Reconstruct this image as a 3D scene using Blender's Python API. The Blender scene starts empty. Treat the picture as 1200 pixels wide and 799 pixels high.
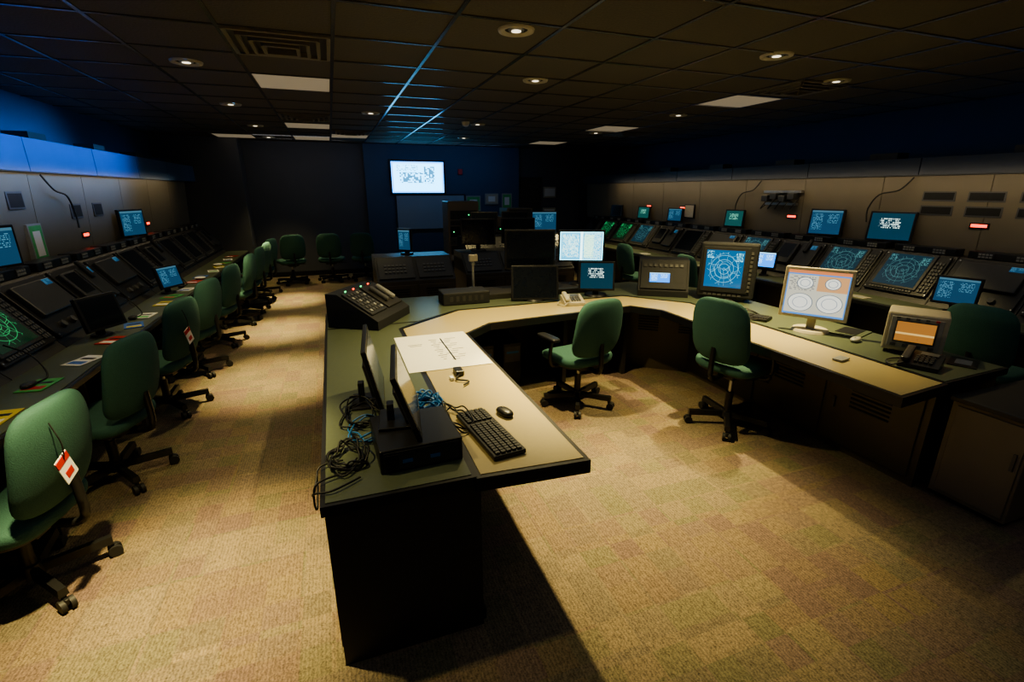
import bpy, bmesh, math, random
from mathutils import Vector, Matrix
random.seed(7)
PI=math.pi
# ------------------------------------------------------------ materials
def new_mat(name):
    m=bpy.data.materials.new(name); m.use_nodes=True
    nt=m.node_tree; b=nt.nodes['Principled BSDF']; return m,nt,b
def L(nt,a,b): nt.links.new(a,b)
def mathn(nt,op,a,b=None,c=None):
    n=nt.nodes.new('ShaderNodeMath'); n.operation=op
    for i,v in enumerate((a,b,c)):
        if v is None: continue
        if isinstance(v,(int,float)): n.inputs[i].default_value=v
        else: L(nt,v,n.inputs[i])
    return n.outputs[0]
def mixc(nt,fac,a,b):
    n=nt.nodes.new('ShaderNodeMix'); n.data_type='RGBA'
    if isinstance(fac,(int,float)): n.inputs[0].default_value=fac
    else: L(nt,fac,n.inputs[0])
    for i,v in ((6,a),(7,b)):
        if isinstance(v,tuple): n.inputs[i].default_value=(*v[:3],1)
        else: L(nt,v,n.inputs[i])
    return n.outputs[2]
def plain(name,col,rough=.5,metal=0,var=.15,scale=30,bump=.0,coat=0):
    m,nt,b=new_mat(name)
    tc=nt.nodes.new('ShaderNodeTexCoord'); ns=nt.nodes.new('ShaderNodeTexNoise')
    ns.inputs['Scale'].default_value=scale; L(nt,tc.outputs['Object'],ns.inputs['Vector'])
    c1=tuple(x*(1-var) for x in col); c2=tuple(min(1,x*(1+var)) for x in col)
    L(nt,mixc(nt,ns.outputs[0],c1,c2),b.inputs['Base Color'])
    b.inputs['Roughness'].default_value=rough; b.inputs['Metallic'].default_value=metal
    if bump:
        bp=nt.nodes.new('ShaderNodeBump'); bp.inputs['Strength'].default_value=bump; bp.inputs['Distance'].default_value=.01
        L(nt,ns.outputs[0],bp.inputs['Height']); L(nt,bp.outputs[0],b.inputs['Normal'])
    return m
def emis(name,col,st):
    m,nt,b=new_mat(name); b.inputs['Base Color'].default_value=(*[c*.3 for c in col],1)
    b.inputs['Emission Color'].default_value=(*col,1); b.inputs['Emission Strength'].default_value=st
    return m
M={}
M['metal']=plain('dark_console_metal',(.036,.034,.031),.45,0,.1,8)
M['metal2']=plain('bronze_cabinet_paint',(.085,.068,.048),.38,0,.1,6)
M['metal3']=plain('taupe_cabinet_paint',(.20,.165,.12),.4,0,.08,6)
M['black']=plain('black_plastic',(.014,.014,.015),.38,0,.1)
M['matte']=plain('matte_black_plastic',(.016,.017,.02),.7,0,.1)
M['rubber']=plain('caster_rubber',(.02,.02,.02),.6)
M['greenlam']=plain('green_laminate',(.090,.108,.072),.36,0,.12,60)
M['tan']=plain('tan_laminate',(.42,.345,.17),.38,0,.05,80)
M['fabric']=plain('chair_green_fabric',(.036,.110,.092),.85,0,.35,220,.3)
M['panel']=plain('console_wall_panel',(.175,.150,.108),.5,0,.08,5)
M['val']=plain('valance_blue_lit',(.06,.12,.25),.4,0,.1,4)  # blue light falling on the left valance is put into this colour
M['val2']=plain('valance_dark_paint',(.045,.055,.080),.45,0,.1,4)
M['white']=plain('white_paper',(.75,.74,.70),.7,0,.03)
M['beige']=plain('beige_enamel',(.42,.38,.29),.45)
M['dbeige']=plain('vent_enamel',(.17,.15,.11),.45)
M['grey']=plain('grey_plastic',(.085,.085,.085),.45)
M['dgrey']=plain('dark_grey_plastic',(.035,.036,.038),.4)
M['lgrey']=plain('light_grey_plastic',(.30,.30,.28),.4)
M['chrome']=plain('brushed_metal',(.5,.5,.5),.3,.9)
M['red']=plain('red_plastic',(.45,.03,.03),.5)
M['yellow']=plain('yellow_card',(.6,.5,.08),.6)
M['pgreen']=plain('green_card',(.08,.4,.12),.6)
M['pblue']=plain('blue_card',(.05,.15,.5),.6)
M['cableblue']=plain('blue_cable_jacket',(.03,.16,.42),.4)
M['cable']=plain('black_cable_jacket',(.012,.012,.012),.5)
M['tbar']=plain('ceiling_grid_metal',(.30,.29,.27),.24,.9)
M['lens']=emis('troffer_lens',(1,.82,.55),.17)
M['lamp']=emis('downlight_lens',(1,.88,.65),2.0)
M['led']=emis('red_led',(1,.06,.02),4)
M['ledg']=emis('green_led',(.1,1,.3),2)
M['off']=plain('screen_off_glass',(.010,.013,.02),.12)
M['slot']=plain('recess_black',(.008,.008,.008),.7)
M['walld']=plain('wall_dark_paint',(.095,.098,.11),.8,0,.08,3)
M['wallb']=plain('wall_blue_paint',(.060,.095,.155),.8,0,.06,3)
M['litwall']=plain('lit_wall_grey_blue',(.26,.33,.40),.5,0,.06,3)  # paler tone carries the television's light on the wall

def carpet():
    m,nt,b=new_mat('carpet_tiles')
    tc=nt.nodes.new('ShaderNodeTexCoord')
    def cells(scx,scy,off):
        mp=nt.nodes.new('ShaderNodeMapping'); mp.inputs['Scale'].default_value=(scx,scy,1); mp.inputs['Location'].default_value=off
        L(nt,tc.outputs['Object'],mp.inputs[0])
        fl=nt.nodes.new('ShaderNodeVectorMath'); fl.operation='FLOOR'; L(nt,mp.outputs[0],fl.inputs[0])
        wn=nt.nodes.new('ShaderNodeTexWhiteNoise'); wn.noise_dimensions='2D'; L(nt,fl.outputs[0],wn.inputs['Vector'])
        return wn.outputs['Value']
    a=cells(3.3,1.65,(0,0,0)); c=cells(1.65,6.6,(.3,.7,0)); d=cells(6.6,3.3,(.1,.4,0))
    r=nt.nodes.new('ShaderNodeValToRGB'); e=r.color_ramp.elements
    e[0].color=(.145,.098,.080,1); e[1].color=(.160,.128,.088,1); e[1].position=1
    for p,co in ((.25,(.180,.136,.080,1)),(.42,(.158,.112,.088,1)),(.58,(.138,.124,.072,1)),(.75,(.198,.154,.098,1))):
        q=e.new(p); q.color=co
    s=mathn(nt,'MULTIPLY',mathn(nt,'ADD',mathn(nt,'ADD',a,c),d),.333)
    s=mathn(nt,'ADD',mathn(nt,'MULTIPLY',mathn(nt,'SUBTRACT',s,.5),1.9),.5)
    L(nt,s,r.inputs[0])
    w=nt.nodes.new('ShaderNodeTexWave'); w.bands_direction='X'; w.inputs['Scale'].default_value=20; w.inputs['Distortion'].default_value=6; w.inputs['Detail'].default_value=3; w.inputs['Detail Scale'].default_value=3
    L(nt,tc.outputs['Object'],w.inputs['Vector'])
    n=nt.nodes.new('ShaderNodeTexNoise'); n.inputs['Scale'].default_value=150; n.inputs['Detail'].default_value=3; L(nt,tc.outputs['Object'],n.inputs['Vector'])
    n2=nt.nodes.new('ShaderNodeTexNoise'); n2.inputs['Scale'].default_value=45; n2.inputs['Detail'].default_value=3; L(nt,tc.outputs['Object'],n2.inputs['Vector'])
    f=mathn(nt,'ADD',mathn(nt,'MULTIPLY',w.outputs[1],.40),mathn(nt,'MULTIPLY',n.outputs[0],1.9))
    f=mathn(nt,'ADD',mathn(nt,'ADD',f,-.72),mathn(nt,'MULTIPLY',n2.outputs[0],1.2))
    v=nt.nodes.new('ShaderNodeVectorMath'); v.operation='SCALE'; L(nt,r.outputs[0],v.inputs[0]); L(nt,f,v.inputs['Scale'])
    L(nt,v.outputs[0],b.inputs['Base Color']); b.inputs['Roughness'].default_value=.9
    bp=nt.nodes.new('ShaderNodeBump'); bp.inputs['Strength'].default_value=.4; bp.inputs['Distance'].default_value=.01
    L(nt,f,bp.inputs['Height']); L(nt,bp.outputs[0],b.inputs['Normal'])
    return m
M['carpet']=carpet()
M['ceil']=plain('ceiling_tile',(.090,.079,.063),.85,0,.2,60,.3)

def screen(kind,col=(.2,.8,1),st=1.5,bg=(.005,.01,.02),seed=0):
    m,nt,b=new_mat('screen_'+kind+str(seed)); tc=nt.nodes.new('ShaderNodeTexCoord'); uv=tc.outputs['UV']
    sp=nt.nodes.new('ShaderNodeSeparateXYZ'); L(nt,uv,sp.inputs[0]); x,y=sp.outputs[0],sp.outputs[1]
    def rect(x0,x1,y0,y1):
        return mathn(nt,'MULTIPLY',mathn(nt,'MULTIPLY',mathn(nt,'GREATER_THAN',x,x0),mathn(nt,'LESS_THAN',x,x1)),
                     mathn(nt,'MULTIPLY',mathn(nt,'GREATER_THAN',y,y0),mathn(nt,'LESS_THAN',y,y1)))
    def noise(sx,sy,thr):
        mp=nt.nodes.new('ShaderNodeMapping'); mp.inputs['Scale'].default_value=(sx,sy,1); mp.inputs['Location'].default_value=(seed*3.1,seed*1.7,0); L(nt,uv,mp.inputs[0])
        fl=nt.nodes.new('ShaderNodeVectorMath'); fl.operation='FLOOR'; L(nt,mp.outputs[0],fl.inputs[0])
        wn=nt.nodes.new('ShaderNodeTexWhiteNoise'); wn.noise_dimensions='2D'; L(nt,fl.outputs[0],wn.inputs['Vector'])
        return mathn(nt,'GREATER_THAN',wn.outputs[0],thr)
    def rows(n_): return mathn(nt,'GREATER_THAN',mathn(nt,'FRACT',mathn(nt,'MULTIPLY',y,n_)),.5)
    def circ(cx,cy):
        return mathn(nt,'SQRT',mathn(nt,'ADD',mathn(nt,'POWER',mathn(nt,'ABSOLUTE',mathn(nt,'SUBTRACT',x,cx)),2),mathn(nt,'POWER',mathn(nt,'ABSOLUTE',mathn(nt,'SUBTRACT',y,cy)),2)))
    if kind=='radar':
        d=circ(.5,.5)
        ring=mathn(nt,'GREATER_THAN',mathn(nt,'SINE',mathn(nt,'MULTIPLY',d,56)),.93)
        ring=mathn(nt,'MULTIPLY',ring,mathn(nt,'LESS_THAN',d,.47))
        nz=nt.nodes.new('ShaderNodeTexVoronoi'); nz.feature='DISTANCE_TO_EDGE'; nz.inputs['Scale'].default_value=5.3+seed*.3; L(nt,uv,nz.inputs['Vector'])
        ln=mathn(nt,'MULTIPLY',mathn(nt,'LESS_THAN',nz.outputs[0],.010),mathn(nt,'LESS_THAN',d,.45))
        tx=mathn(nt,'MULTIPLY',mathn(nt,'MULTIPLY',rows(30),noise(60,30,.5)),mathn(nt,'ADD',rect(.02,.2,.78,.97),rect(.78,.97,.7,.95)))
        f=mathn(nt,'MAXIMUM',mathn(nt,'MAXIMUM',mathn(nt,'MULTIPLY',ring,.35),mathn(nt,'MULTIPLY',ln,.7)),tx)
        c=mixc(nt,f,bg,col)
    elif kind=='text':
        f=mathn(nt,'MULTIPLY',mathn(nt,'MULTIPLY',rows(15),noise(52,15,.4)),rect(.22,.72,.40,.80)); c=mixc(nt,f,bg,col)
    elif kind=='dual':
        f=mathn(nt,'MULTIPLY',mathn(nt,'MULTIPLY',rows(34),noise(60,34,.45)),mathn(nt,'ADD',rect(.05,.44,.1,.92),rect(.55,.95,.05,.95)))
        a=mixc(nt,rect(.03,.97,.03,.96),(.3,.75,.9),(.03,.30,.50)); a=mixc(nt,rect(.47,.53,0,1),a,(.6,.95,1)); c=mixc(nt,f,a,(.7,1,.8))
        c=mixc(nt,mathn(nt,'MULTIPLY',rect(.56,.78,.1,.9),rows(17)),c,(.5,.8,.45))
    elif kind=='app':
        c=mixc(nt,rect(.02,.98,.04,.9),(.1,.3,.7),(.60,.58,.46))
        c=mixc(nt,rect(0,1,.93,1),c,(.7,.25,.1))
        c=mixc(nt,rect(.5,.98,.56,.9),c,(.66,.36,.16))
        c=mixc(nt,mathn(nt,'MULTIPLY',mathn(nt,'MULTIPLY',rows(28),rect(.04,.46,.55,.88)),noise(44,28,.5)),c,(.2,.2,.2))
        for cx,cy,r in ((.27,.28,.2),(.74,.3,.2),(.3,.72,.13),(.74,.74,.12)):
            dd=circ(cx,cy); c=mixc(nt,mathn(nt,'LESS_THAN',dd,r),c,(.85,.85,.75))
            c=mixc(nt,mathn(nt,'LESS_THAN',mathn(nt,'ABSOLUTE',mathn(nt,'SUBTRACT',dd,r*.6)),.006),c,(.3,.35,.4))
            c=mixc(nt,mathn(nt,'LESS_THAN',mathn(nt,'ABSOLUTE',mathn(nt,'SUBTRACT',dd,r)),.006),c,(.1,.15,.2))
    elif kind=='map':
        c=mixc(nt,rect(.03,.97,.05,.95),(.06,.28,.80),(.15,.58,1))
        n1=mathn(nt,'MULTIPLY',noise(34,24,.5),mathn(nt,'ADD',rect(.15,.60,.32,.66),rect(.62,.82,.3,.85)))
        n1=mathn(nt,'MAXIMUM',n1,mathn(nt,'MULTIPLY',rows(22),mathn(nt,'MULTIPLY',noise(50,22,.7),rect(.1,.5,.7,.9))))
        c=mixc(nt,mathn(nt,'MULTIPLY',n1,.92),c,(.01,.06,.12))
    elif kind=='blue':
        f=mathn(nt,'MULTIPLY',mathn(nt,'MULTIPLY',rows(20),noise(44,20,.5)),mathn(nt,'ADD',rect(.06,.40,.15,.85),rect(.55,.9,.45,.85)))
        c=mixc(nt,f,bg,col); c=mixc(nt,rect(0,1,.92,1),c,tuple(q*.6 for q in col))
    elif kind=='amber':
        c=mixc(nt,mathn(nt,'LESS_THAN',mathn(nt,'ABSOLUTE',mathn(nt,'SUBTRACT',y,.4)),.05),(.45,.20,.05),(.9,.6,.2))
    L(nt,c,b.inputs['Emission Color']); b.inputs['Emission Strength'].default_value=st
    b.inputs['Base Color'].default_value=(.01,.01,.012,1); b.inputs['Roughness'].default_value=.15
    return m
S={}
S['rgreen']=screen('radar',(.1,.75,.25),1.1,(.003,.02,.008),1)
S['rcyan']=screen('radar',(.25,.8,.95),1.8,(.006,.085,.20),2)
S['rdim']=screen('radar',(.14,.38,.38),1.0,(.006,.032,.050),3)
S['text']=screen('text',(.75,.95,.9),1.4,(.006,.035,.055),4)
S['gtext']=screen('text',(.3,.8,.6),1.0,(.012,.09,.08),5)
S['dual']=screen('dual',st=3.0,seed=6)
S['app']=screen('app',st=1.15,seed=7)
S['map']=screen('map',st=5.5,seed=8)
S['blue']=screen('blue',(.45,.8,1),2.6,(.02,.22,.75),9)
S['bdim']=screen('blue',(.12,.30,.42),1.0,(.014,.065,.13),10)
S['amber']=screen('amber',st=.9,seed=11)

# ------------------------------------------------------------ mesh builder
class MB:
    def __init__(s): s.v=[];s.f=[];s.m=[];s.uv=[];s.sm=[];s.mats=[]
    def mi(s,m):
        if m not in s.mats: s.mats.append(m)
        return s.mats.index(m)
    def add(s,vs,fs,m,T=None,smooth=False,uv=None):
        o=len(s.v)
        for p in vs:
            p=Vector(p); s.v.append(T@p if T is not None else p)
        k=s.mi(m)
        for i,f in enumerate(fs):
            s.f.append([o+j for j in f]); s.m.append(k); s.sm.append(smooth)
            s.uv.append(uv if uv else [(0,0)]*len(f))
    def box(s,c,d,m,T=None,bev=0):
        if bev<=0:
            x,y,z=d[0]/2,d[1]/2,d[2]/2
            vs=[(c[0]+a*x,c[1]+b*y,c[2]+e*z) for a in(-1,1) for b in(-1,1) for e in(-1,1)]
            s.add(vs,[(0,1,3,2),(4,6,7,5),(0,4,5,1),(2,3,7,6),(0,2,6,4),(1,5,7,3)],m,T); return
        bm=bmesh.new(); bmesh.ops.create_cube(bm,size=1)
        for v in bm.verts: v.co=Vector((v.co.x*d[0],v.co.y*d[1],v.co.z*d[2]))
        bmesh.ops.bevel(bm,geom=bm.edges[:],offset=bev,segments=2,affect='EDGES',profile=.5)
        bm.verts.index_update()
        vs=[v.co+Vector(c) for v in bm.verts]; fs=[[v.index for v in f.verts] for f in bm.faces]; bm.free()
        s.add(vs,fs,m,T)
    def b2(s,x0,x1,y0,y1,z0,z1,m,T=None,bev=0):
        s.box(((x0+x1)/2,(y0+y1)/2,(z0+z1)/2),(abs(x1-x0),abs(y1-y0),abs(z1-z0)),m,T,bev)
    def cyl(s,p0,p1,r0,r1,m,n=16,T=None,caps=True):
        p0=Vector(p0);p1=Vector(p1);d=(p1-p0).normalized()
        a=d.orthogonal().normalized(); b=d.cross(a)
        vs=[];fs=[]
        for p,r in((p0,r0),(p1,r1)):
            for i in range(n):
                t=2*PI*i/n; vs.append(p+a*r*math.cos(t)+b*r*math.sin(t))
        for i in range(n): fs.append((i,(i+1)%n,n+(i+1)%n,n+i))
        s.add(vs,fs,m,T,True)
        if caps: s.add(vs,[list(range(n))[::-1],list(range(n,2*n))],m,T)
    def prism(s,prof,x0,x1,m,T=None):
        n=len(prof); vs=[(x0,p[0],p[1]) for p in prof]+[(x1,p[0],p[1]) for p in prof]
        fs=[(i,(i+1)%n,n+(i+1)%n,n+i) for i in range(n)]+[list(range(n))[::-1],list(range(n,2*n))]
        s.add(vs,fs,m,T)
    def slab(s,poly,z0,z1,m,T=None,topm=None,inset=.02):
        n=len(poly); vs=[(p[0],p[1],z0) for p in poly]+[(p[0],p[1],z1) for p in poly]
        fs=[(i,(i+1)%n,n+(i+1)%n,n+i) for i in range(n)]+[list(range(n))[::-1],list(range(n,2*n))]
        s.add(vs,fs,m,T)
        if topm:
            q=inset_poly(poly,inset)
            vs=[(p[0],p[1],z1-.001) for p in q]+[(p[0],p[1],z1+.003) for p in q]
            s.add(vs,fs,topm,T)
    def tube(s,pts,r,m,n=7,T=None):
        pts=[Vector(p) for p in pts]; P=[]
        for i in range(len(pts)-1):
            a=pts[max(i-1,0)];b=pts[i];c=pts[i+1];d=pts[min(i+2,len(pts)-1)]
            for k in range(5):
                t=k/5; P.append(.5*((2*b)+(c-a)*t+(2*a-5*b+4*c-d)*t*t+(3*b-a-3*c+d)*t**3))
        P.append(pts[-1]); vs=[];fs=[]
        for i,p in enumerate(P):
            d=(P[min(i+1,len(P)-1)]-P[max(i-1,0)])
            d=d.normalized() if d.length>1e-6 else Vector((0,0,1))
            up=Vector((0,0,1)) if abs(d.z)<.95 else Vector((1,0,0))
            a=d.cross(up).normalized(); b=a.cross(d)
            for j in range(n):
                t=2*PI*j/n; vs.append(p+a*r*math.cos(t)+b*r*math.sin(t))
        for i in range(len(P)-1):
            for j in range(n): fs.append((i*n+j,i*n+(j+1)%n,(i+1)*n+(j+1)%n,(i+1)*n+j))
        s.add(vs,fs,m,T,True)
    def sup(s,c,h,e1,e2,m,T=None,bend=None,nu=28,nv=14):
        def pw(a,e): return math.copysign(abs(a)**e,a)
        vs=[];fs=[]
        for j in range(nv+1):
            ph=-PI/2+PI*j/nv
            for i in range(nu):
                th=2*PI*i/nu
                p=Vector((pw(math.cos(ph),e1)*pw(math.cos(th),e2),pw(math.cos(ph),e1)*pw(math.sin(th),e2),pw(math.sin(ph),e1)))
                p=Vector((p.x*h[0],p.y*h[1],p.z*h[2]))
                if bend: p=bend(p)
                vs.append(p+Vector(c))
        for j in range(nv):
            for i in range(nu): fs.append((j*nu+i,j*nu+(i+1)%nu,(j+1)*nu+(i+1)%nu,(j+1)*nu+i))
        s.add(vs,fs,m,T,True)
    def quad(s,w,h,z,m,T=None,cx=0,cy=0):
        s.add([(cx-w/2,cy-h/2,z),(cx+w/2,cy-h/2,z),(cx+w/2,cy+h/2,z),(cx-w/2,cy+h/2,z)],[(0,1,2,3)],m,T,False,[(0,0),(1,0),(1,1),(0,1)])
    def obj(s,name,loc=(0,0,0),rz=0):
        me=bpy.data.meshes.new(name); me.from_pydata([tuple(v) for v in s.v],[],s.f)
        for m in s.mats: me.materials.append(m)
        ul=me.uv_layers.new(name='UVMap')
        for p,k,sm,uv in zip(me.polygons,s.m,s.sm,s.uv):
            p.material_index=k; p.use_smooth=sm
            for li,u in zip(p.loop_indices,uv): ul.data[li].uv=u
        o=bpy.data.objects.new(name,me); o.location=loc; o.rotation_euler=(0,0,rz)
        bpy.context.collection.objects.link(o); return o
def inst(o,loc,rz=0):
    q=bpy.data.objects.new(o.name.split('.')[0],o.data); q.location=loc; q.rotation_euler=(0,0,rz)
    bpy.context.collection.objects.link(q); return q
def inset_poly(poly,d):
    n=len(poly); area=sum(poly[i][0]*poly[(i+1)%n][1]-poly[(i+1)%n][0]*poly[i][1] for i in range(n))
    sg=1 if area>0 else -1; out=[]
    for i in range(n):
        a=Vector(poly[i-1]);b=Vector(poly[i]);c=Vector(poly[(i+1)%n])
        u=(b-a).normalized();v=(c-b).normalized()
        n1=Vector((-u.y,u.x))*sg;n2=Vector((-v.y,v.x))*sg
        k=1+n1.dot(n2); p=b+(n1+n2)*d/max(k,.3); out.append((p.x,p.y))
    return out
def frame(o,xa,ya):
    xa=Vector(xa).normalized();ya=Vector(ya).normalized();z=xa.cross(ya)
    return Matrix(((xa.x,ya.x,z.x,o[0]),(xa.y,ya.y,z.y,o[1]),(xa.z,ya.z,z.z,o[2]),(0,0,0,1)))
def face(fx,fy): return math.atan2(fy,fx)+PI/2

# ------------------------------------------------------------ room shell
X0,X1,Y0,Y1,ZC=-2.95,6.85,-2.6,11.5,2.75
def shell(name,x0,x1,y0,y1,z0,z1,m):
    b=MB(); b.b2(x0,x1,y0,y1,z0,z1,m); return b.obj(name)
shell('floor',X0-.1,X1+.1,Y0-.1,Y1+.1,-.1,0,M['carpet'])
shell('ceiling',X0-.1,X1+.1,Y0-.1,Y1+.1,ZC,ZC+.1,M['ceil'])
shell('wall_left',X0-.1,X0,Y0,Y1,0,ZC,M['wallb'])
shell('wall_right',X1,X1+.1,Y0,Y1,0,ZC,M['wallb'])
shell('wall_front',X0,X1,Y0-.1,Y0,0,ZC,M['walld'])
shell('wall_back',X0,X1,Y1,Y1+.1,0,ZC,M['walld'])
shell('wall_blue_section',.75,4.3,Y1-.12,Y1,0,ZC,M['wallb'])
shell('wall_return_left',X0,-1.55,10.95,Y1,0,ZC,M['walld'])
b=MB(); b.b2(-1.55,.75,Y1-.015,Y1,0,.1,M['black']); b.obj('baseboard_back')
g=MB(); G=.66
xs=[-.54+G*k for k in range(-4,12)]; ys=[3.72+G*k for k in range(-10,12)]
for x in xs:
    if X0<x<X1: g.b2(x-.012,x+.012,Y0,Y1,ZC-.008,ZC+.001,M['tbar'])
for y in ys:
    if Y0<y<Y1: g.b2(X0,X1,y-.012,y+.012,ZC-.0075,ZC+.001,M['tbar'])
g.obj('trim_ceiling_grid')
def troffer(x,y,w=G,h=G):
    b=MB(); b.b2(x+.02,x+w-.02,y+.02,y+h-.02,ZC-.006,ZC,M['lens']); b.obj('ceiling_light_panel')
def vent(x,y,w=G,h=G):
    b=MB(); b.b2(x+.015,x+w-.015,y+.015,y+h-.015,ZC-.006,ZC,M['black'])
    cx,cy=x+w/2,y+h/2
    for i,k in enumerate((.46,.36,.26,.16)):
        z=ZC-.012-.01*i
        for a in(-1,1):
            b.b2(cx-k*w,cx+k*w,cy+a*k*h-.012,cy+a*k*h+.012,z-.004,ZC-.003,M['dbeige'])
            b.b2(cx+a*k*w-.012,cx+a*k*w+.012,cy-k*h,cy+k*h,z-.004,ZC-.003,M['dbeige'])
    b.obj('ceiling_air_vent')
gx=lambda k:-.54+G*k
gy=lambda k:3.72+G*k
troffer(gx(0),gy(2)); troffer(gx(0),gy(7)); troffer(gx(0),gy(10)); troffer(gx(7),gy(1)+.05); troffer(gx(7),gy(5)+.1); troffer(gx(7),gy(9)); troffer(gx(1),gy(9)); troffer(gx(-2),gy(10))
vent(gx(0),gy(0)); vent(gx(0),gy(5)+.3); vent(gx(7),gy(0)-.1); vent(gx(8),gy(6)); vent(gx(1),gy(8))
lamps=[(1.19,3.21),(3.2,3.11),(-.94,4.8),(1.85,4.49),(-.97,6.85),(-.97,8.9),(-.97,10.7),(-.8,2.0),(4.44,3.59),(4.44,5.8),(4.44,8),(2.2,7.6),(2.5,9.6),(.6,7.0)]
b=MB()
n=28; vs=[];fs=[]
for r,z in((.115,-.001),(.11,-.014),(.085,-.014),(.07,-.002)):
    for i in range(n): vs.append((r*math.cos(2*PI*i/n),r*math.sin(2*PI*i/n),z))
for k in range(3):
    for i in range(n): fs.append((k*n+i,k*n+(i+1)%n,(k+1)*n+(i+1)%n,(k+1)*n+i))
b.add(vs,fs,M['beige'],None,True); b.cyl((0,0,-.001),(0,0,-.003),.08,.08,M['slot'],24)
b.cyl((.0,0,-.003),(.0,0,-.010),.05,.045,M['chrome'],20); b.cyl((0,0,-.010),(0,0,-.012),.03,.03,M['lamp'],20)
proto=None
for i,(x,y) in enumerate(lamps):
    if proto is None: proto=b.obj('recessed_downlight',(x,y,ZC))
    else: inst(proto,(x,y,ZC))
WARM=(1,.80,.36)
def spot(x,y,e,ang=76,blend=1,col=WARM,size=.04,tx=0,ty=0):
    l=bpy.data.lights.new('downlight_bulb','SPOT'); l.energy=e; l.color=col; l.spot_size=math.radians(ang); l.spot_blend=blend; l.shadow_soft_size=size
    o=bpy.data.objects.new('downlight_bulb',l); o.location=(x,y,ZC-.03); o.rotation_euler=Vector((-tx,-ty,2.7)).to_track_quat('Z','Y').to_euler(); bpy.context.collection.objects.link(o)
for x,y,e,a,tx,ty in ((-.8,2.0,950,46,.05,.15),(-.8,2.0,120,100,0,0),(-.85,4.8,950,40,.15,.2),(-.9,4.8,85,100,0,0),(-.93,6.85,1050,36,.1,.1),(-.93,6.85,80,100,0,0),(-.93,8.9,1050,34,.1,0),(-.93,8.9,70,100,0,0),(-.93,10.5,140,70,0,0),
    (1.19,3.21,430,98,0,0),(1.19,3.21,760,52,.35,-1.15),(3.2,3.11,420,92,0,0),(3.2,3.11,300,46,0,-.3),(1.85,4.49,110,80,0,0),(4.44,3.59,210,85,0,0),(4.44,5.8,240,85,0,0),(4.44,8,240,85,0,0),(2.2,7.6,120,80,0,0),(.6,7,110,80,0,0)):
    spot(x,y,e,a,tx=tx,ty=ty)
def area(name,loc,sx,sy,e,col,rot,spread=180):
    l=bpy.data.lights.new(name,'AREA'); l.shape='RECTANGLE'; l.size=sx; l.size_y=sy; l.energy=e; l.color=col; l.spread=math.radians(spread)
    o=bpy.data.objects.new(name,l); o.location=loc; o.rotation_euler=rot; bpy.context.collection.objects.link(o)
area('cove_fill_light',(-2.65,5,2.15),.1,10,4,(.15,.38,1),(0,PI,0))  # unseen blue strip added above the left valance, tints wall and ceiling
area('cove_fill_light',(6.4,5,2.15),.1,10,2.5,(.15,.38,1),(0,PI,0))  # same added unseen strip above the right valance
area('blue_valance_fill',(-.9,4.6,2.70),.3,6,60,(.08,.34,1),(0,math.radians(72),0),46)  # added light with no fixture, turns the left valance blue
area('room_ambient_fill',(2,3.5,2.70),7,9,34,(.93,.93,.92),(0,0,0))  # unseen soft fill added below the ceiling
area('blue_wall_fill',(2.4,10.3,2.7),3,.3,8,(.25,.5,1),(math.radians(50),0,0))  # added fill with no fixture, lifts the blue back wall
area('back_wall_fill',(-.4,10.2,2.7),1.6,.3,3,(.9,.92,1),(math.radians(50),0,0))  # weak cool fill added to lighten the left part of the back wall
area('ceiling_bounce_light',(2,4.5,.9),5,7,7,(1,.85,.6),(PI,0,0))
area('panel_fill_light',(-2.14,5.5,1.93),.05,8,8,(1,.80,.50),(0,math.radians(35),0))  # added warm fill with no fixture, brightens the left console panels
area('panel_fill_light',(5.55,5.5,1.93),.05,8,11,(1,.80,.50),(0,math.radians(-35),0))  # matching added fill for the right console panels

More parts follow.
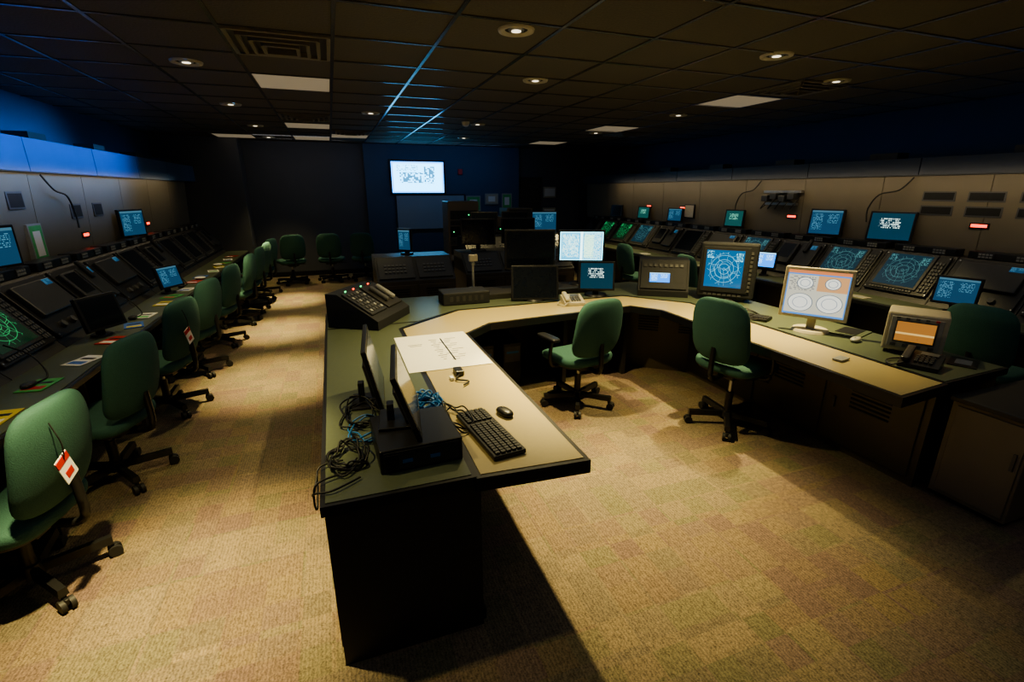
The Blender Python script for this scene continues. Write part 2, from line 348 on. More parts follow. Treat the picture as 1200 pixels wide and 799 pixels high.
# ------------------------------------------------------------ console rows
SO=Vector((0,.55,.98)); SL=frame(SO,(1,0,0),(0,.6,.8))
W=.66
def bay(kind):
    b=MB(); w=W/2-.004
    b.prism([(.34,.0),(.34,.70),(.40,.765),(.70,1.165),(.72,1.18),(.93,1.18),(.93,0)],-w,w,M['metal'])
    b.box((0,.335,.35),(W-.08,.012,.56),M['metal2'],None,.004)
    T=SL
    b.box((0,0,.006),(.60,.47,.02),M['black'],T,.006)
    for q in(-.27,.27):
        for r in(-.21,.21): b.cyl((q*1.07,r,.012),(q*1.07,r,.02),.006,.006,M['chrome'],8,T)
    def keys(x0,y0,nx,ny,sx,sy,m):
        for i in range(nx):
            for j in range(ny):
                b.box((x0+i*sx,y0+j*sy,.022),(sx*.7,sy*.7,.012),m,T)
    if kind in('rgreen','rcyan','rdim','off'):
        sm=S.get(kind,M['off'])
        b.box((-.04,.02,.02),(.46,.42,.02),M['dgrey'],T,.006); b.quad(.40,.37,.0312,sm,T,-.04,.02)
        keys(.215,-.18,3,9,.028,.04,M['grey']); keys(-.24,-.205,14,1,.03,.03,M['grey'])
    elif kind=='phone':
        b.box((-.14,.03,.03),(.24,.30,.05),M['dgrey'],T,.01); b.quad(.18,.20,.056,M['off'],T,-.14,.06)
        b.box((.15,.02,.03),(.24,.34,.03),M['dgrey'],T,.01)
        keys(.07,-.1,6,5,.033,.04,M['grey']); b.box((.12,.15,.06),(.05,.18,.03),M['black'],T,.01); b.quad(.08,.06,.047,S['bdim'],T,.2,.14)
    elif kind=='keys':
        b.box((0,.06,.03),(.5,.26,.04),M['dgrey'],T,.01); keys(-.21,-.02,12,5,.036,.045,M['grey'])
        b.quad(.10,.05,.052,S['bdim'],T,.17,.155)
        for i in range(3): b.cyl((-.15+.14*i,-.16,.01),(-.15+.14*i,-.16,.04),.03,.025,M['grey'],16,T)
    b.box((0,.80,1.215),(.56,.14,.07),M['black'],None,.008)
    for q in(-.14,.14):
        b.box((q,.728,1.215),(.12,.008,.055),M['dgrey'])
        for i in range(4):
            for j in range(2): b.box((q-.042+.028*i,.722,1.203+.024*j),(.02,.006,.016),M['lgrey'])
    return b
protos={}
def place_bay(kind,loc,rz):
    if kind not in protos: protos[kind]=bay(kind).obj('radar_console',loc,rz)
    else: inst(protos[kind],loc,rz)
LX,RX=-1.5,4.95
lk=['keys','off','rgreen','rgreen','keys','phone','keys','off','phone','off','off','off','phone']
for i,k in enumerate(lk): place_bay(k,(LX,1.5+W*i+W/2,0),PI/2)
rk=['off','off','keys','rdim','rdim','phone','rdim','keys','off','phone','rdim','rgreen','rgreen','off']
for i,k in enumerate(rk): place_bay(k,(RX,1.28+W*i,0),-PI/2)
Lend=1.5+W*13; Rst=1.28-W/2; Rend=Rst+W*14
def row(side,y0,y1,x):
    sgn=-1 if side=='left' else 1
    def X(d): return x+sgn*d
    def bb(b,d0,d1,ya,yb,z0,z1,m,bev=0): b.b2(min(X(d0),X(d1)),max(X(d0),X(d1)),ya,yb,z0,z1,m,None,bev)
    b=MB(); bb(b,0,.335,y0,y1,.69,.735,M['black'],.008); bb(b,.02,.33,y0+.01,y1-.01,.733,.74,M['greenlam'])
    bb(b,.33,.36,y0+.01,y1-.01,.71,.738,M['greenlam'])
    y=y0
    while y<y1-.05:
        bb(b,.02,.325,y,y+.03,0,.69,M['metal']); y+=W*2
    bb(b,.02,.325,y1-.03,y1,0,.69,M['metal']); b.obj('console_counter')
    b=MB(); y=y0
    while y<y1+.01:
        a,c=y+.003,min(y+W*1.5-.003,Y1-.6)
        if c-a<.1: break
        pr=[(.94,1.18),(.90,1.94),(.98,1.94),(1.0,1.18)]
        v=[(X(p[0]),a,p[1]) for p in pr]+[(X(p[0]),c,p[1]) for p in pr]
        b.add(v,[(0,1,5,4),(1,2,6,5),(2,3,7,6),(3,0,4,7),(3,2,1,0),(4,5,6,7)],M['panel'])
        y+=W*1.5
    bb(b,.94,1.0,y0,y1,0,1.18,M['metal'])
    b.obj('console_back_panel')
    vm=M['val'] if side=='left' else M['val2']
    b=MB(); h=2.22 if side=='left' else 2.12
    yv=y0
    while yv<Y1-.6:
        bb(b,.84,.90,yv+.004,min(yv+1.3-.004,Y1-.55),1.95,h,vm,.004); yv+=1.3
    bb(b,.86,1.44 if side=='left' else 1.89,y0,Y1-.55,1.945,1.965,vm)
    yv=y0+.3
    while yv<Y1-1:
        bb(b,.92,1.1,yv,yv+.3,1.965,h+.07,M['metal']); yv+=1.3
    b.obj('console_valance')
row('left',1.5,Lend,LX); row('right',Rst,Rend,RX)

def wallitem(name,side,y,z,w,h,m,fm=None,d=.03,ext=0):
    b=MB(); fm=fm or M['black']
    dd=.94-(z-1.18)*.05
    x=LX-dd if side=='left' else RX+dd
    sg=1 if side=='left' else -1
    T=frame((x,y,z),(0,sg,0),(0,0,1))
    b.box((0,0,d/2-.01+ext),(w+.03,h+.03,d+.02),fm,T,.003); b.quad(w,h,d+.0015+ext,m,T)
    if m is M['pgreen']: b.quad(w*.6,h*.7,d+.0025+ext,M['white'],T)
    return b.obj(name)
wallitem('framed_notice','left',5.35,1.36,.19,.30,M['pgreen'],M['lgrey'])
for y,z in ((5.2,1.72),(6.2,1.60),(6.7,1.60)): wallitem('speaker_grille','left',y,z,.2,.11,M['slot'],M['grey'],.01)
for y in (6.3,8.2): wallitem('red_led_clock','left',y,1.36,.12,.03,M['led'],None,.01)
for y,z in ((2.95,1.60),(2.95,1.74),(3.35,1.60),(3.35,1.74),(2.55,1.60),(2.55,1.74)): wallitem('panel_slot','right',y,z,.27,.07,M['slot'],M['grey'],.004)
for y,z in ((2.95,1.47),(5.05,1.46),(8.3,1.5),(7.3,1.5)): wallitem('red_led_clock','right',y,z,.13,.028,M['led'],None,.01)
wallitem('framed_notice','right',7.1,1.45,.22,.2,M['beige'],M['black'])
b=MB(); x=RX+.90
for i in range(4): b.box((x-.08,5.0+.14*i,1.72-.03*(i%2)),(.1,.10,.08),M['dgrey'],None,.006)
b.box((x-.04,5.2,1.78),(.05,.6,.03),M['chrome']); b.box((x-.04,5.2,1.62),(.05,.5,.03),M['chrome'])
for i in range(5): b.tube([(x-.07,4.9+.12*i,1.7),(x-.12,4.95+.12*i,1.6),(x-.1,5.0+.12*i,1.55),(x-.03,5.05+.1*i,1.62)],.006,M['cable'])
b.obj('radio_equipment_bracket')
for (side,y) in (('left',5.6),('right',3.6),('right',5.6)):
    x=LX-.87 if side=='left' else RX+.87; s_=1 if side=='left' else -1
    b=MB(); b.tube([(x,y,1.93),(x+s_*.03,y+.1,1.8),(x+s_*.03,y+.3,1.75),(x+s_*.02,y+.4,1.6),(x+s_*.03,y+.38,1.45)],.008,M['cable']); b.obj('hanging_cable')

# ------------------------------------------------------------ monitors
def lcd(name,loc,f,w,h,m,lift=.12,tilt=0,fm=None,bez=.02,ground=True,bw=.2):
    fm=fm or M['black']; b=MB()
    zc=lift+h/2
    a=math.radians(tilt)
    T=frame((0,0,zc),(1,0,0),(0,math.sin(a),math.cos(a)))
    b.box((0,0,-.015),(w+2*bez,h+2*bez,.035),fm,T,.006); b.quad(w,h,.0035,m,T)
    b.box((0,0,-.045),(w*.7,h*.65,.04),fm,T,.012)
    if ground:
        b.box((0,.055,lift*.5+.04),(.06,.03,lift+.1),fm,None,.006)
        b.cyl((0,.05,0),(0,.05,.018),bw*.6,bw*.55,fm,28)
    return b.obj(name,loc,face(*f))
TOPZ=1.25
def rt(y,m,w=.38,h=.28,z=TOPZ): lcd('flat_monitor',(RX+.80,y,z),(-1,-.35),w,h,m,.03,6,bw=.12)
rt(3.68,S['text'],.38,.28); rt(4.45,S['bdim'],.34,.28); rt(5.95,S['gtext'],.26,.22); rt(7.35,S['bdim'],.26,.2); rt(8.3,S['gtext'],.24,.2); rt(9.3,M['off'],.26,.2)
lcd('flat_monitor',(LX-.78,4.5,TOPZ),(1,-.3),.34,.26,S['bdim'],.03,0,bw=.12)
lcd('flat_monitor',(LX-.78,7.2,TOPZ),(1,-.4),.34,.28,S['bdim'],.03,0,bw=.12)
lcd('small_monitor',(RX+.2,2.62,.741),(-1,-.3),.28,.21,S['bdim'],.10,12,bw=.12)
lcd('small_monitor',(RX+.2,4.72,.741),(-1,-.5),.24,.18,S['blue'],.12,12,bw=.1)
lcd('small_monitor',(LX-.20,4.35,.741),(1,-.5),.28,.22,M['off'],.08,14,bw=.12)
lcd('small_monitor',(LX-.20,6.05,.741),(1,-.5),.26,.20,S['bdim'],.08,14,bw=.12)

# ------------------------------------------------------------ island desk
b=MB()
tan=[(.9,1.53),(.9,3.48),(1.15,3.70),(2.60,3.84),(2.77,3.6),(2.77,1.51),(3.22,1.55),(3.22,3.75),(2.78,4.28),(1.0,4.24),(.42,3.78),(.42,1.56)]
b.slab(tan,.68,.74,M['black'],None,M['tan'],.022)
gl=[(-.145,1.57),(.425,1.57),(.425,3.78),(.60,3.95),(-.145,3.95)]
b.slab(gl,.70,.742,M['black'],None,M['greenlam'],.018)
gr=[(3.215,1.56),(3.87,1.59),(3.87,4.3),(3.3,4.95),(.2,4.95),(-.145,4.5),(-.145,3.95),(.6,3.95),(1.0,4.24),(2.78,4.28),(3.215,3.75)]
b.slab(gr,.70,.742,M['black'],None,M['greenlam'],.018)
b.b2(-.13,.44,1.575,4.2,0,.70,M['metal'])
b.b2(-.137,-.13,1.62,2.6,.05,.66,M['metal']); b.b2(-.137,-.13,2.64,3.6,.05,.66,M['metal'])
b.b2(.40,.46,1.6,3.7,0,.05,M['black'])
b.b2(.2,3.2,4.5,4.9,0,.70,M['metal'])
for x in (1.02,1.95,2.62): b.b2(x,x+.04,3.95,4.5,0,.68,M['metal'])
T=frame((3.15,3.95,0),(.77,-.64,0),(.64,.77,0))
b.b2(-.42,.42,-.05,.5,0,.68,M['metal2'],T)
for k in range(2):
    for i in range(7): b.box((-.2+.4*k,-.053,.42+.028*i),(.2,.008,.012),M['slot'],T)
b.b2(3.28,3.84,1.62,4.2,0,.70,M['metal2'])
y=1.66
while y<3.5:
    b.b2(3.268,3.28,y,y+.6,.05,.66,M['metal2'],None,.003)
    for i in range(8): b.box((3.267,y+.3,.36+.03*i),(.008,.26,.012),M['slot'])
    b.box((3.262,y+.54,.35),(.012,.015,.08),M['grey']); y+=.63
b.b2(1.05,2.75,4.55,4.93,.742,.80,M['metal'],None,.005)
b.obj('operations_desk_island')

b=MB(); w=.29
b.prism([(-.20,0),(-.20,.07),(-.17,.09),(.14,.27),(.24,.27),(.24,0)],-w,w,M['matte'])
T=frame((0,-.015,.190),(1,0,0),(0,.865,.502))
b.box((-.14,.0,.0),(.25,.30,.02),M['dgrey'],T,.006); b.box((.14,.0,.0),(.25,.30,.02),M['metal'],T,.006)
for i in range(5):
    for j in range(6): b.box((-.225+.042*i,-.11+.043*j,.013),(.026,.024,.008),M['grey'] if (i+j)%4 else M['lgrey'],T)
b.box((.08,.0,.03),(.045,.19,.035),M['grey'],T,.012); b.box((.19,.0,.03),(.045,.19,.035),M['lgrey'],T,.012)
for i in range(4): b.box((-.2+.12*i,.155,.012),(.015,.01,.01),M['led'] if i%2 else M['ledg'],T)
b.obj('intercom_console',(.24,4.12,.747),face(.84,-.54))

# ---------------- things on left leg
Z=.745
def lean_lcd(name,p,yaw,w,h,lean,rest):
    b=MB(); a=math.radians(lean)
    T=frame((0,0,h/2*math.cos(a)+rest),(1,0,0),(0,math.sin(a),math.cos(a)))
    b.box((0,0,0),(w,h,.022),M['black'],T,.004); b.quad(w-.04,h-.04,.0125,M['off'],T)
    b.box((0,-.02,-.022),(w*.6,h*.55,.03),M['black'],T,.01); b.box((0,-.02,-.04),(.11,.11,.01),M['dgrey'],T)
    b.box((0,.07,rest*.5+.04),(.05,.03,rest+.09),M['black'],None,.005); b.box((0,.05,.006),(.2,.14,.012),M['black'],None,.004)
    return b.obj(name,p,yaw)
b=MB(); b.box((0,0,.05),(.33,.33,.10),M['black'],None,.006); b.box((0,-.166,.05),(.30,.006,.08),M['dgrey'])
for i in range(2): b.box((-.06+.11*i,-.17,.045),(.04,.006,.014),M['cableblue'])
for i in range(6): b.box((-.12,-.171,.018+.012*i),(.05,.004,.005),M['slot'])
b.obj('desktop_computer',(.235,1.87,Z),math.radians(2))
lean_lcd('flat_monitor',(.22,1.95,Z+.101),face(1,-.12),.44,.29,18,.0)
lean_lcd('flat_monitor',(.12,2.42,Z),face(1,-.08),.50,.33,12,.03)
def keyboard(loc,rz,m=None):
    m=m or M['black']; b=MB()
    b.box((0,0,.012),(.44,.15,.02),m,None,.005)
    for r in range(5):
        for c in range(21):
            if c in(14,): continue
            b.box((-.2+.0205*c,-.05+.025*r,.026),(.016,.019,.009),M['dgrey'])
    return b.obj('keyboard',loc,rz)
keyboard((.565,1.87,Z),PI/2+.12)
def mouse(loc,rz,m):
    b=MB(); b.sup((0,0,.014),(.03,.055,.018),.8,.8,m); b.box((0,.02,.031),(.004,.02,.006),M['grey']); return b.obj('computer_mouse',loc,rz)
mouse((.70,2.04,Z),.3,M['black'])
b=MB(); b.b2(.34,.87,2.76,3.53,0,.002,M['white'])
b.b2(.655,.665,2.9,3.4,.002,.003,M['black'])
for i in range(12):
    b.box((.67+.03*(i%3),2.92+.042*i,.0025),(.05+.03*(i%2),.005,.001),M['black'])
    b.box((.60,2.94+.04*i,.0025),(.02+.02*(i%3),.006,.001),M['black'])
b.box((.46,3.3,.0025),(.1,.006,.001),M['grey']); b.box((.46,3.27,.0025),(.08,.006,.001),M['grey'])
b.obj('paper_chart',(0,0,Z))
b=MB(); b.box((.62,2.66,.015),(.05,.09,.03),M['black'],None,.006); b.tube([(.62,2.62,.01),(.58,2.55,.01),(.64,2.5,.01),(.6,2.45,.01)],.005,M['cable']); b.box((.56,2.58,.008),(.02,.04,.016),M['white']); b.obj('power_adapter',(0,0,Z))
def tangle(name,cx,cy,rx,ry,n,m,r=.004,z=.006,h=.05,drop=None):
    b=MB()
    for k in range(n):
        p=[];a=random.uniform(0,6.28);ph=random.uniform(0,6)
        for i in range(14):
            t=a+i*.75; q=random.uniform(.45,1)
            p.append((cx+rx*q*math.cos(t),cy+ry*q*math.sin(t),z+abs(math.sin(i+ph))*h*random.random()))
        b.tube(p,r,m,6)
    if drop:
        for d in drop: b.tube(d,r,m,6)
    return b.obj(name,(0,0,Z))
tangle('black_power_cables',-.04,1.86,.09,.14,4,M['cable'],.004,drop=[[(-.05,1.75,.01),(-.13,1.72,.015),(-.165,1.70,0.0),(-.17,1.68,-.06),(-.165,1.7,-.09),(-.16,1.76,-.05),(-.15,1.82,.012),(-.06,1.85,.01)],[(.0,1.7,.01),(-.1,1.64,.012),(-.165,1.66,0),(-.17,1.7,-.03),(-.155,1.78,.012)]])
tangle('black_power_cables',.03,2.25,.12,.2,3,M['cable'],.004)
tangle('black_power_cables',.46,2.05,.07,.2,2,M['cable'],.004)
tangle('blue_network_cable',.36,2.26,.09,.11,7,M['cableblue'],.005,.006,.06)
tangle('blue_network_cable',.05,2.1,.10,.14,2,M['cableblue'],.004)

# ---------------- monitors on island back
zz=.747
lcd('flat_monitor',(1.90,4.70,.803),(-.30,-1),.49,.37,M['off'],.22,0)
lcd('flat_monitor',(1.82,4.36,zz),(-.30,-1),.43,.30,M['off'],.03,12)
lcd('dual_display_monitor',(2.50,4.70,.803),(-.42,-1),.46,.30,S['dual'],.27,0)
lcd('flat_monitor',(2.50,4.34,zz),(-.45,-1),.33,.26,S['text'],.08,10)
b=MB(); b.box((0,0,.06),(.46,.26,.12),M['matte'],None,.01)
for i in range(6): b.box((-.15+.06*i,-.131,.06),(.03,.004,.05),M['dgrey'])
b.obj('network_switch_box',(1.14,4.55,.745))
b=MB(); b.cyl((0,0,0),(0,0,.02),.06,.06,M['chrome'],20); b.cyl((0,0,.02),(0,0,.30),.014,.014,M['chrome'],12); b.box((0,-.01,.33),(.09,.05,.07),M['beige'],None,.008); b.box((0,0,.27),(.03,.03,.03),M['chrome']); b.obj('gooseneck_camera_post',(1.32,4.84,.803))
def phone(loc,rz,m,m2):
    b=MB(); b.prism([(-.1,0),(-.1,.025),(.1,.07),(.1,0)],-.1,.1,m)
    T=frame((0,0,.05),(1,0,0),(0,.976,.22))
    b.box((-.07,0,.02),(.045,.19,.03),m2,T,.012)
    for i in range(4):
        for j in range(4): b.box((-.02+.025*i,-.06+.024*j,.006),(.017,.016,.01),m2 if m2 is not m else M['grey'],T)
    b.quad(.09,.04,.006,M['grey'],T,.03,.06)
    b.tube([(-.07,-.1,.03),(-.12,-.13,.01),(-.16,-.08,.012),(-.15,0,.01),(-.11,.05,.012)],.005,m2)
    return b.obj('desk_telephone',loc,rz)
phone((2.12,4.12,zz),face(-.2,-1),M['beige'],M['beige'])
phone((3.38,1.80,zz),face(-1,-.4),M['black'],M['dgrey'])
b=MB(); b.prism([(-.2,0),(-.2,.06),(-.05,.36),(.2,.36),(.2,0)],-.25,.25,M['matte'])
T=frame((0,-.125,.21),(1,0,0),(0,.447,.894)); b.box((0,0,.004),(.46,.30,.02),M['matte'],T,.006); b.quad(.20,.10,.016,S['blue'],T,-.04,-.03)
b.quad(.10,.12,.0158,M['matte'],T,.15,-.02)
for i in range(8): b.box((-.19+.052*i,.10,.016),(.03,.03,.012),M['dgrey'],T)
b.obj('communications_panel',(3.24,4.24,zz),face(-.55,-.83))
b=MB()
b.box((0,0,.30),(.52,.10,.54),M['matte'],None,.02); b.prism([(.05,.04),(.05,.56),(.30,.54),(.42,.46),(.42,.10),(.30,.04)],-.24,.24,M['matte'])
b.box((0,.12,.02),(.36,.3,.04),M['matte'],None,.008)
T=frame((0,-.05,.30),(1,0,0),(0,0,1)); b.box((-.02,.01,.004),(.42,.44,.012),M['matte'],T,.004); b.quad(.34,.36,.0115,S['rcyan'],T,-.03,.02)
for i in range(10): b.box((.205,-.18+.04*i,.006),(.022,.025,.012),M['grey'],T)
for i in range(8): b.box((-.18+.045*i,-.235,.006),(.03,.016,.012),M['grey'],T)
b.obj('radar_display_unit',(3.60,3.72,zz),face(-.74,-.67))
keyboard((3.28,3.15,zz),face(-1,-.5))
b=MB(); b.tube([(3.2,3.35,.01),(3.3,3.3,.02),(3.42,3.2,.03),(3.38,3.02,.01),(3.25,3.0,.01),(3.2,3.1,.012),(3.35,3.4,.03),(3.5,3.5,.02)],.006,M['cable']); b.tube([(3.15,3.5,.01),(3.25,3.4,.05),(3.35,3.42,.09),(3.48,3.3,.02),(3.42,3.1,.01)],.006,M['cable']); b.obj('black_power_cables',(0,0,zz))
lcd('white_flat_monitor',(3.40,2.60,zz),(-.86,-.55),.41,.34,S['app'],.13,5,M['beige'],.024,bw=.22)
mouse((3.50,2.30,zz),1.9,M['lgrey'])
b=MB(); b.box((0,0,.004),(.28,.22,.006),M['greenlam'],None,.002); b.box((0.02,0,.009),(.2,.14,.003),M['black']); b.obj('desk_pad',(3.68,2.48,zz),.3)
b=MB(); b.box((0,.0,.15),(.32,.26,.26),M['beige'],None,.012)
b.box((0,-.132,.15),(.27,.012,.21),M['lgrey'],None,.004)
T=frame((0,-.139,.16),(1,0,0),(0,0,1)); b.box((0,0,0),(.22,.15,.01),M['grey'],T,.003); b.quad(.20,.13,.0056,S['amber'],T)
for i in range(5): b.box((-.1+.05*i,.088,.003),(.02,.012,.006),M['red'] if i==4 else M['grey'],T)
for i in range(4): b.box((-.1+.065*i,-.095,.004),(.03,.018,.008),M['grey'],T)
for a in(-1,1):
    for c in(-1,1): b.cyl((a*.13,c*.1,0),(a*.13,c*.1,.022),.014,.014,M['rubber'],10)
for i in range(7): b.box((.161,-.06+.02*i,.16),(.003,.008,.12),M['slot'])
b.obj('portable_instrument_monitor',(3.64,2.02,zz),face(-.86,-.5))
b=MB(); b.box((0,0,.002),(.22,.14,.004),M['black']); b.box((.0,.0,.0045),(.12,.08,.001),M['lgrey']); b.obj('notebook',(3.70,1.74,zz),.4)
b=MB(); b.box((0,0,.006),(.10,.06,.012),M['lgrey'],None,.002); b.obj('card_tray',(3.02,2.05,zz),.2)

b=MB(); b.b2(3.32,4.3,1.18,1.555,.03,.63,M['metal3'],None,.004); b.b2(3.29,4.33,1.15,1.56,.63,.66,M['metal'],None,.006); b.b2(3.34,4.28,1.2,1.54,0,.03,M['black'])
b.box((3.316,1.36,.33),(.012,.33,.55),M['metal3'],None,.003); b.box((3.306,1.22,.4),(.012,.015,.1),M['grey'])
for k in(3.62,3.95): b.box((k,1.178,.33),(.008,.006,.56),M['slot'])
b.box((3.85,1.176,.5),(.1,.006,.02),M['lgrey'])
b.obj('side_cabinet')
for x in(1.20,1.47):
    b=MB(); b.box((0,0,.22),(.18,.4,.42),M['black'],None,.008); b.box((0,-.202,.32),(.15,.006,.15),M['grey']); b.box((0,-.206,.34),(.12,.006,.02),M['cableblue']); b.box((0,0,.005),(.16,.36,.01),M['rubber']); b.obj('computer_tower',(x,4.25,0))

# ------------------------------------------------------------ chairs
def chair(arms,tag=False,dh=0):
    b=MB()
    for k in range(5):
        a=2*PI*k/5+.3
        T=Matrix.Rotation(a,4,'Z')
        b.prism([(-.02,.075),(.02,.075),(.016,.115),(-.016,.115)],.03,.30,M['black'],T)
        b.cyl((.285,0,.055),(.285,0,.10),.012,.012,M['black'],10,T)
        for q in(-.018,.018): b.cyl((.285+.015,q-.010,.03),(.285+.015,q+.010,.03),.030,.030,M['rubber'],16,T)
        b.box((.297,0,.047),(.04,.02,.03),M['black'],T,.004)
    b.cyl((0,0,.07),(0,0,.13),.05,.04,M['black'],20); b.cyl((0,0,.12),(0,0,.28),.028,.028,M['black'],16); b.cyl((0,0,.27),(0,0,.38+dh),.016,.016,M['chrome'],14)
    D=Matrix.Translation((0,0,dh-.03))
    b.box((0,-.02,.415),(.2,.26,.05),M['black'],D,.01)
    b.tube([(.08,.02,.41),(.2,.03,.40),(.27,.03,.40)],.007,M['black'],7,D)
    def sb(p):
        p.z-= .03*max(0,p.y/.24)**2 - .012*abs(p.x/.25)**2; return p
    b.sup((0,.03,.475),(.255,.245,.052),.55,.45,M['fabric'],D,sb)
    b.sup((0,.03,.452),(.235,.225,.03),.4,.45,M['black'],D)
    b.tube([(0,-.10,.415),(0,-.22,.40),(0,-.285,.43),(0,-.29,.56),(0,-.285,.66)],.02,M['black'],8,D)
    def bb(p):
        t=p.z/.25
        p.x*= 1-.06*t*t-.05*t
        p.y+= .7*p.x*p.x + .03*t*t - p.z*.16
        return p
    b.sup((0,-.275,.775),(.235,.045,.245),.48,.75,M['fabric'],D,bb,36,20)
    if arms:
        for q in(-1,1):
            b.tube([(q*.12,.0,.43),(q*.26,.0,.43),(q*.30,.0,.50),(q*.30,-.02,.66)],.016,M['black'],8,D)
            b.sup((q*.30,.03,.675),(.042,.13,.018),.5,.4,M['black'],D)
    if tag:
        T=D@frame((-.10,-.345,.74),(.95,.1,.25),(-.25,.05,.95)); b.box((0,0,0),(.09,.12,.003),M['white'],T); b.box((0,.04,.001),(.09,.03,.004),M['red'],T); b.box((.0,-.025,.001),(.05,.03,.004),M['red'],T)
        b.tube([(-.10,-.345,.78),(-.11,-.36,.86),(-.10,-.33,.95)],.003,M['cable'],5,D)
    return b
cp={}
def put_chair(x,y,f,arms=False,tag=False,dh=0):
    k=(arms,tag,dh); rz=math.atan2(f[1],f[0])-PI/2
    if k not in cp: cp[k]=chair(arms,tag,dh).obj('office_chair',(x,y,0),rz)
    else: inst(cp[k],(x,y,0),rz)
put_chair(-1.50,2.50,(-.985,.17),True,True,-.04)
put_chair(-1.48,3.45,(-.96,.28),False,False,-.02)
put_chair(-1.48,4.55,(-.96,.28),True,True,-.02)
put_chair(-1.48,5.5,(-.96,.28),False,False,-.02)
put_chair(-1.45,6.5,(-.98,.2),False,False,-.02)
put_chair(-1.40,7.5,(-1,.1),True,False,-.02)
put_chair(-1.36,8.2,(-1,.1)); put_chair(-1.34,8.9,(-1,.1)); put_chair(-1.32,9.6,(-.9,.3))
put_chair(-.85,10.55,(-.3,1)); put_chair(-.1,10.6,(.1,1)); put_chair(.55,10.55,(.2,1))
put_chair(1.87,3.48,(-.18,.98),True,False,.0)
put_chair(2.82,2.72,(.97,.22),True,False,.07)
put_chair(4.72,2.10,(1,.1)); put_chair(4.6,3.3,(1,.2)); put_chair(4.6,6.7,(1,0)); put_chair(4.6,5.2,(1,-.1))

# ------------------------------------------------------------ counter clutter
cards=['yellow','pgreen','white','red','pblue','white']
for i in range(16):
    y=2.9+i*.42+random.uniform(-.06,.06)
    b=MB(); m=M[cards[i%6]]
    b.box((0,0,.002),(.13,.20,.004),m); b.box((.0,.03,.0045),(.09,.03,.001),M['black']); b.box((0,-.05,.0045),(.1,.05,.001),M[cards[(i+2)%6]])
    b.obj('flight_strip_card',(LX-.13+random.uniform(-.04,.03),y,.742),random.uniform(-.4,.4))
for i in range(9):
    y=1.6+i*.75
    b=MB(); b.box((0,0,.002),(.13,.20,.004),M['white'] if i%2 else M['beige']); b.box((0,.0,.0045),(.1,.12,.001),M['lgrey']); b.obj('flight_strip_card',(RX+.11,y+.3,.742),random.uniform(-.4,.4))
for (x,y) in ((LX-.12,6.9),(LX-.15,8.1)):
    b=MB(); b.cyl((0,0,0),(0,0,.02),.045,.06,M['lgrey'],20); b.sup((0,0,.022),(.06,.06,.012),.8,1,M['white']); b.obj('desk_puck_light',(x,y,.742))
for i,y in enumerate((3.3,4.9,6.4)):
    b=MB(); b.tube([(0,0,.01),(.03,.1,.012),(-.02,.2,.05),(-.10,.26,.12),(-.17,.2,.2)],.005,M['cable']); b.sup((0,-.02,.015),(.03,.05,.015),.7,.8,M['black']); b.obj('headset_cable',(LX-.2,y,.742))

# ------------------------------------------------------------ far area
b=MB(); T=frame((1.88,Y1-.16,2.07),(1,0,0),(0,0,1)); b.box((0,0,-.008),(1.24,.74,.058),M['black'],T,.01); b.quad(1.15,.65,.0215,S['map'],T); b.obj('wall_television')
b=MB(); T=frame((2.15,Y1-.14,1.32),(1,0,0),(0,0,1)); b.box((0,0,0),(1.55,.74,.03),M['litwall'],T,.004)  # paler panel in place of the wall area lit by the television
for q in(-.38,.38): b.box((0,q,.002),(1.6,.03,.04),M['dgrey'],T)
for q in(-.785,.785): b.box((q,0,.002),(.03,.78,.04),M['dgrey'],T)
b.obj('lit_wall_patch')
def bank(name,x0,x1,y,ztop,vents=True):
    b=MB(); b.b2(x0,x1,y,y+.7,0,ztop-.25,M['metal2'],None,.005)
    b.add([(x0,y,ztop-.25),(x1,y,ztop-.25),(x1,y+.7,ztop-.25),(x0,y+.7,ztop-.25),(x0,y+.3,ztop),(x1,y+.3,ztop),(x1,y+.7,ztop),(x0,y+.7,ztop)],[(0,1,5,4),(4,5,6,7),(1,2,6,5),(2,3,7,6),(3,0,4,7)],M['black'])
    n=int((x1-x0)/.45)
    for k in range(n):
        cx=x0+(k+.5)*(x1-x0)/n
        b.box((cx,y-.003,(ztop-.25)/2),((x1-x0)/n-.03,.01,ztop-.35),M['metal2'],None,.003)
        for i in range(6): b.box((cx,y-.01,ztop-.5+.03*i),(.26,.006,.012),M['slot'])
        T=frame((cx,y+.15,ztop-.125),(1,0,0),(0,.768,.64))
        b.box((0,0,.008),((x1-x0)/n-.05,.32,.014),M['dgrey'],T,.003)
        for i in range(6):
            for j in range(3): b.box((-.12+.045*i,-.06+.05*j,.018),(.03,.03,.01),M['grey'],T)
    return b.obj(name)
bank('equipment_cabinet',.42,1.35,5.75,1.02)
bank('supervisor_console',2.0,3.9,7.6,1.05)
bank('supervisor_console',1.6,3.2,6.2,.98)
for x in(2.4,2.95): lcd('flat_monitor',(x,8.0,1.052),(-.25,-1),.42,.3,M['off'],.08,0)
lcd('flat_monitor',(3.5,8.0,1.052),(-.25,-1),.42,.3,S['bdim'],.08,0)
lcd('flat_monitor',(1.9,6.65,.982),(-.25,-1),.45,.32,M['off'],.1,0); lcd('flat_monitor',(2.5,6.65,.982),(-.25,-1),.45,.32,M['off'],.1,0)
lcd('small_monitor',(.82,6.25,1.022),(-.8,-1),.16,.24,S['bdim'],.06,0,bw=.14)
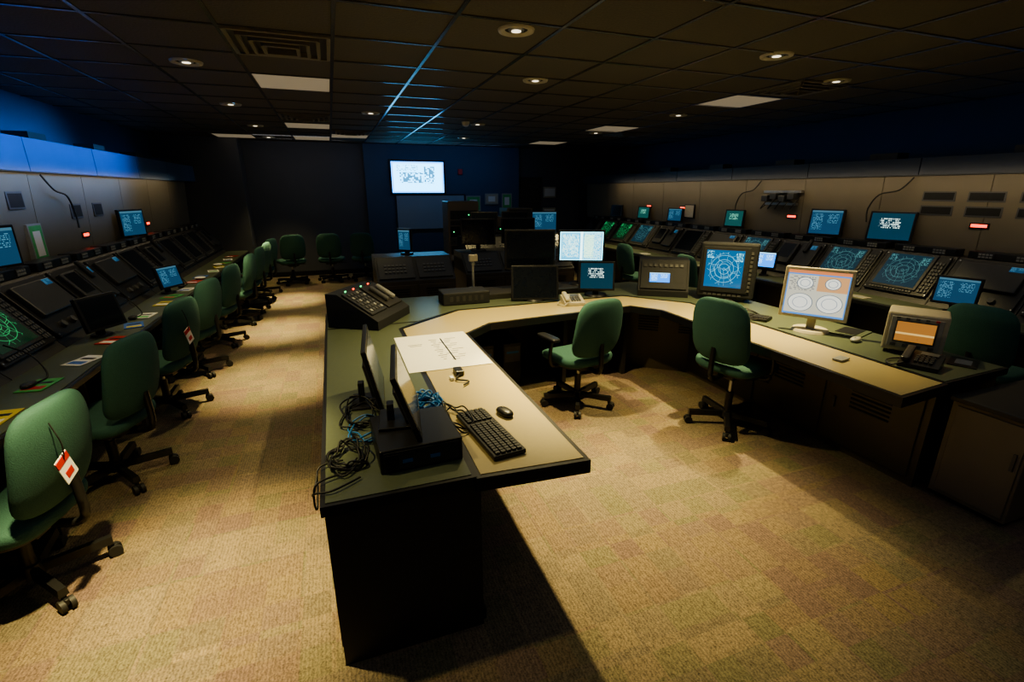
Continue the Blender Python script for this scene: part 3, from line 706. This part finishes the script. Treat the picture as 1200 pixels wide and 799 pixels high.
def rack(x,y,w,h,seedn):
    b=MB(); b.b2(x,x+w,y,y+.5,0,h,M['metal3'],None,.01); z=.15; k=seedn
    while z<h-.18:
        hh=(.12,.2,.09,.16)[k%4]; m=(M['grey'],M['dgrey'],M['lgrey'],M['black'])[(k*3)%4 if k%3 else 1]
        b.b2(x+.04,x+w-.04,y-.01,y,z,z+hh,m)
        for i in range(5): b.box((x+.1+i*(w-.2)/4,y-.013,z+hh/2),(.02,.006,.02),M['ledg'] if (i+k)%5==0 else M['slot'])
        z+=hh+.02; k+=1
    b.obj('equipment_rack')
rack(2.05,9.2,.6,1.6,0); rack(3.3,9.4,.55,1.45,2); rack(2.72,9.3,.5,1.3,1)
for x,z,w_,h_,m in ((3.15,1.5,.3,.3,'pgreen'),(3.6,1.6,.28,.2,'beige'),(3.98,1.55,.2,.3,'pgreen')):
    b=MB(); T=frame((x,Y1-.135,z),(1,0,0),(0,0,1)); b.box((0,0,0),(w_+.05,h_+.05,.02),M['lgrey'],T); b.quad(w_,h_,.012,M[m],T); b.quad(w_*.6,h_*.6,.013,M['white'],T); b.obj('framed_notice')
for x,z in ((5.15,1.75),(5.15,1.25)):
    b=MB(); T=frame((x,Y1-.02,z),(1,0,0),(0,0,1)); b.box((0,0,0),(.34,.26,.03),M['beige'],T,.004); b.quad(.28,.18,.016,M['white'],T); b.obj('wall_sign')
b=MB(); b.b2(4.35,4.92,Y1-.04,Y1-.005,0,2.1,M['metal'],None,.004); b.cyl((4.43,Y1-.09,1),(4.43,Y1-.04,1),.02,.02,M['chrome'],12); b.obj('door_1')
b=MB(); b.box((2.85,Y1-.145,2.2),(.1,.04,.12),M['red'],None,.006); b.obj('fire_alarm_strobe')
b=MB(); b.cyl((0,0,0),(0,0,-.04),.06,.05,M['white'],20); b.sup((0,0,-.045),(.045,.045,.02),1,1,M['white']); b.obj('smoke_detector',(1.97,7.43,ZC))
b=MB(); b.cyl((0,0,0),(0,0,-.03),.05,.04,M['grey'],20); b.cyl((0,0,-.03),(0,0,-.05),.02,.03,M['chrome'],12); b.obj('fire_sprinkler',(1.0,2.4,ZC))

# ------------------------------------------------------------ world + camera
wd=bpy.data.worlds.new('world'); bpy.context.scene.world=wd; wd.use_nodes=True
wd.node_tree.nodes['Background'].inputs[0].default_value=(.02,.03,.05,1); wd.node_tree.nodes['Background'].inputs[1].default_value=.2
try: bpy.context.scene.view_settings.look='AgX - Medium High Contrast'
except Exception: pass
th=math.radians(17.4);ps=math.radians(19.9)
F=Vector((math.sin(ps)*math.cos(th),math.cos(ps)*math.cos(th),-math.sin(th)))
cam=bpy.data.cameras.new('camera'); cam.sensor_width=36; cam.lens=564/1200*36; cam.clip_start=.05
co=bpy.data.objects.new('camera',cam); co.location=(0,0,1.8); co.rotation_euler=F.to_track_quat('-Z','Y').to_euler()
bpy.context.collection.objects.link(co); bpy.context.scene.camera=co
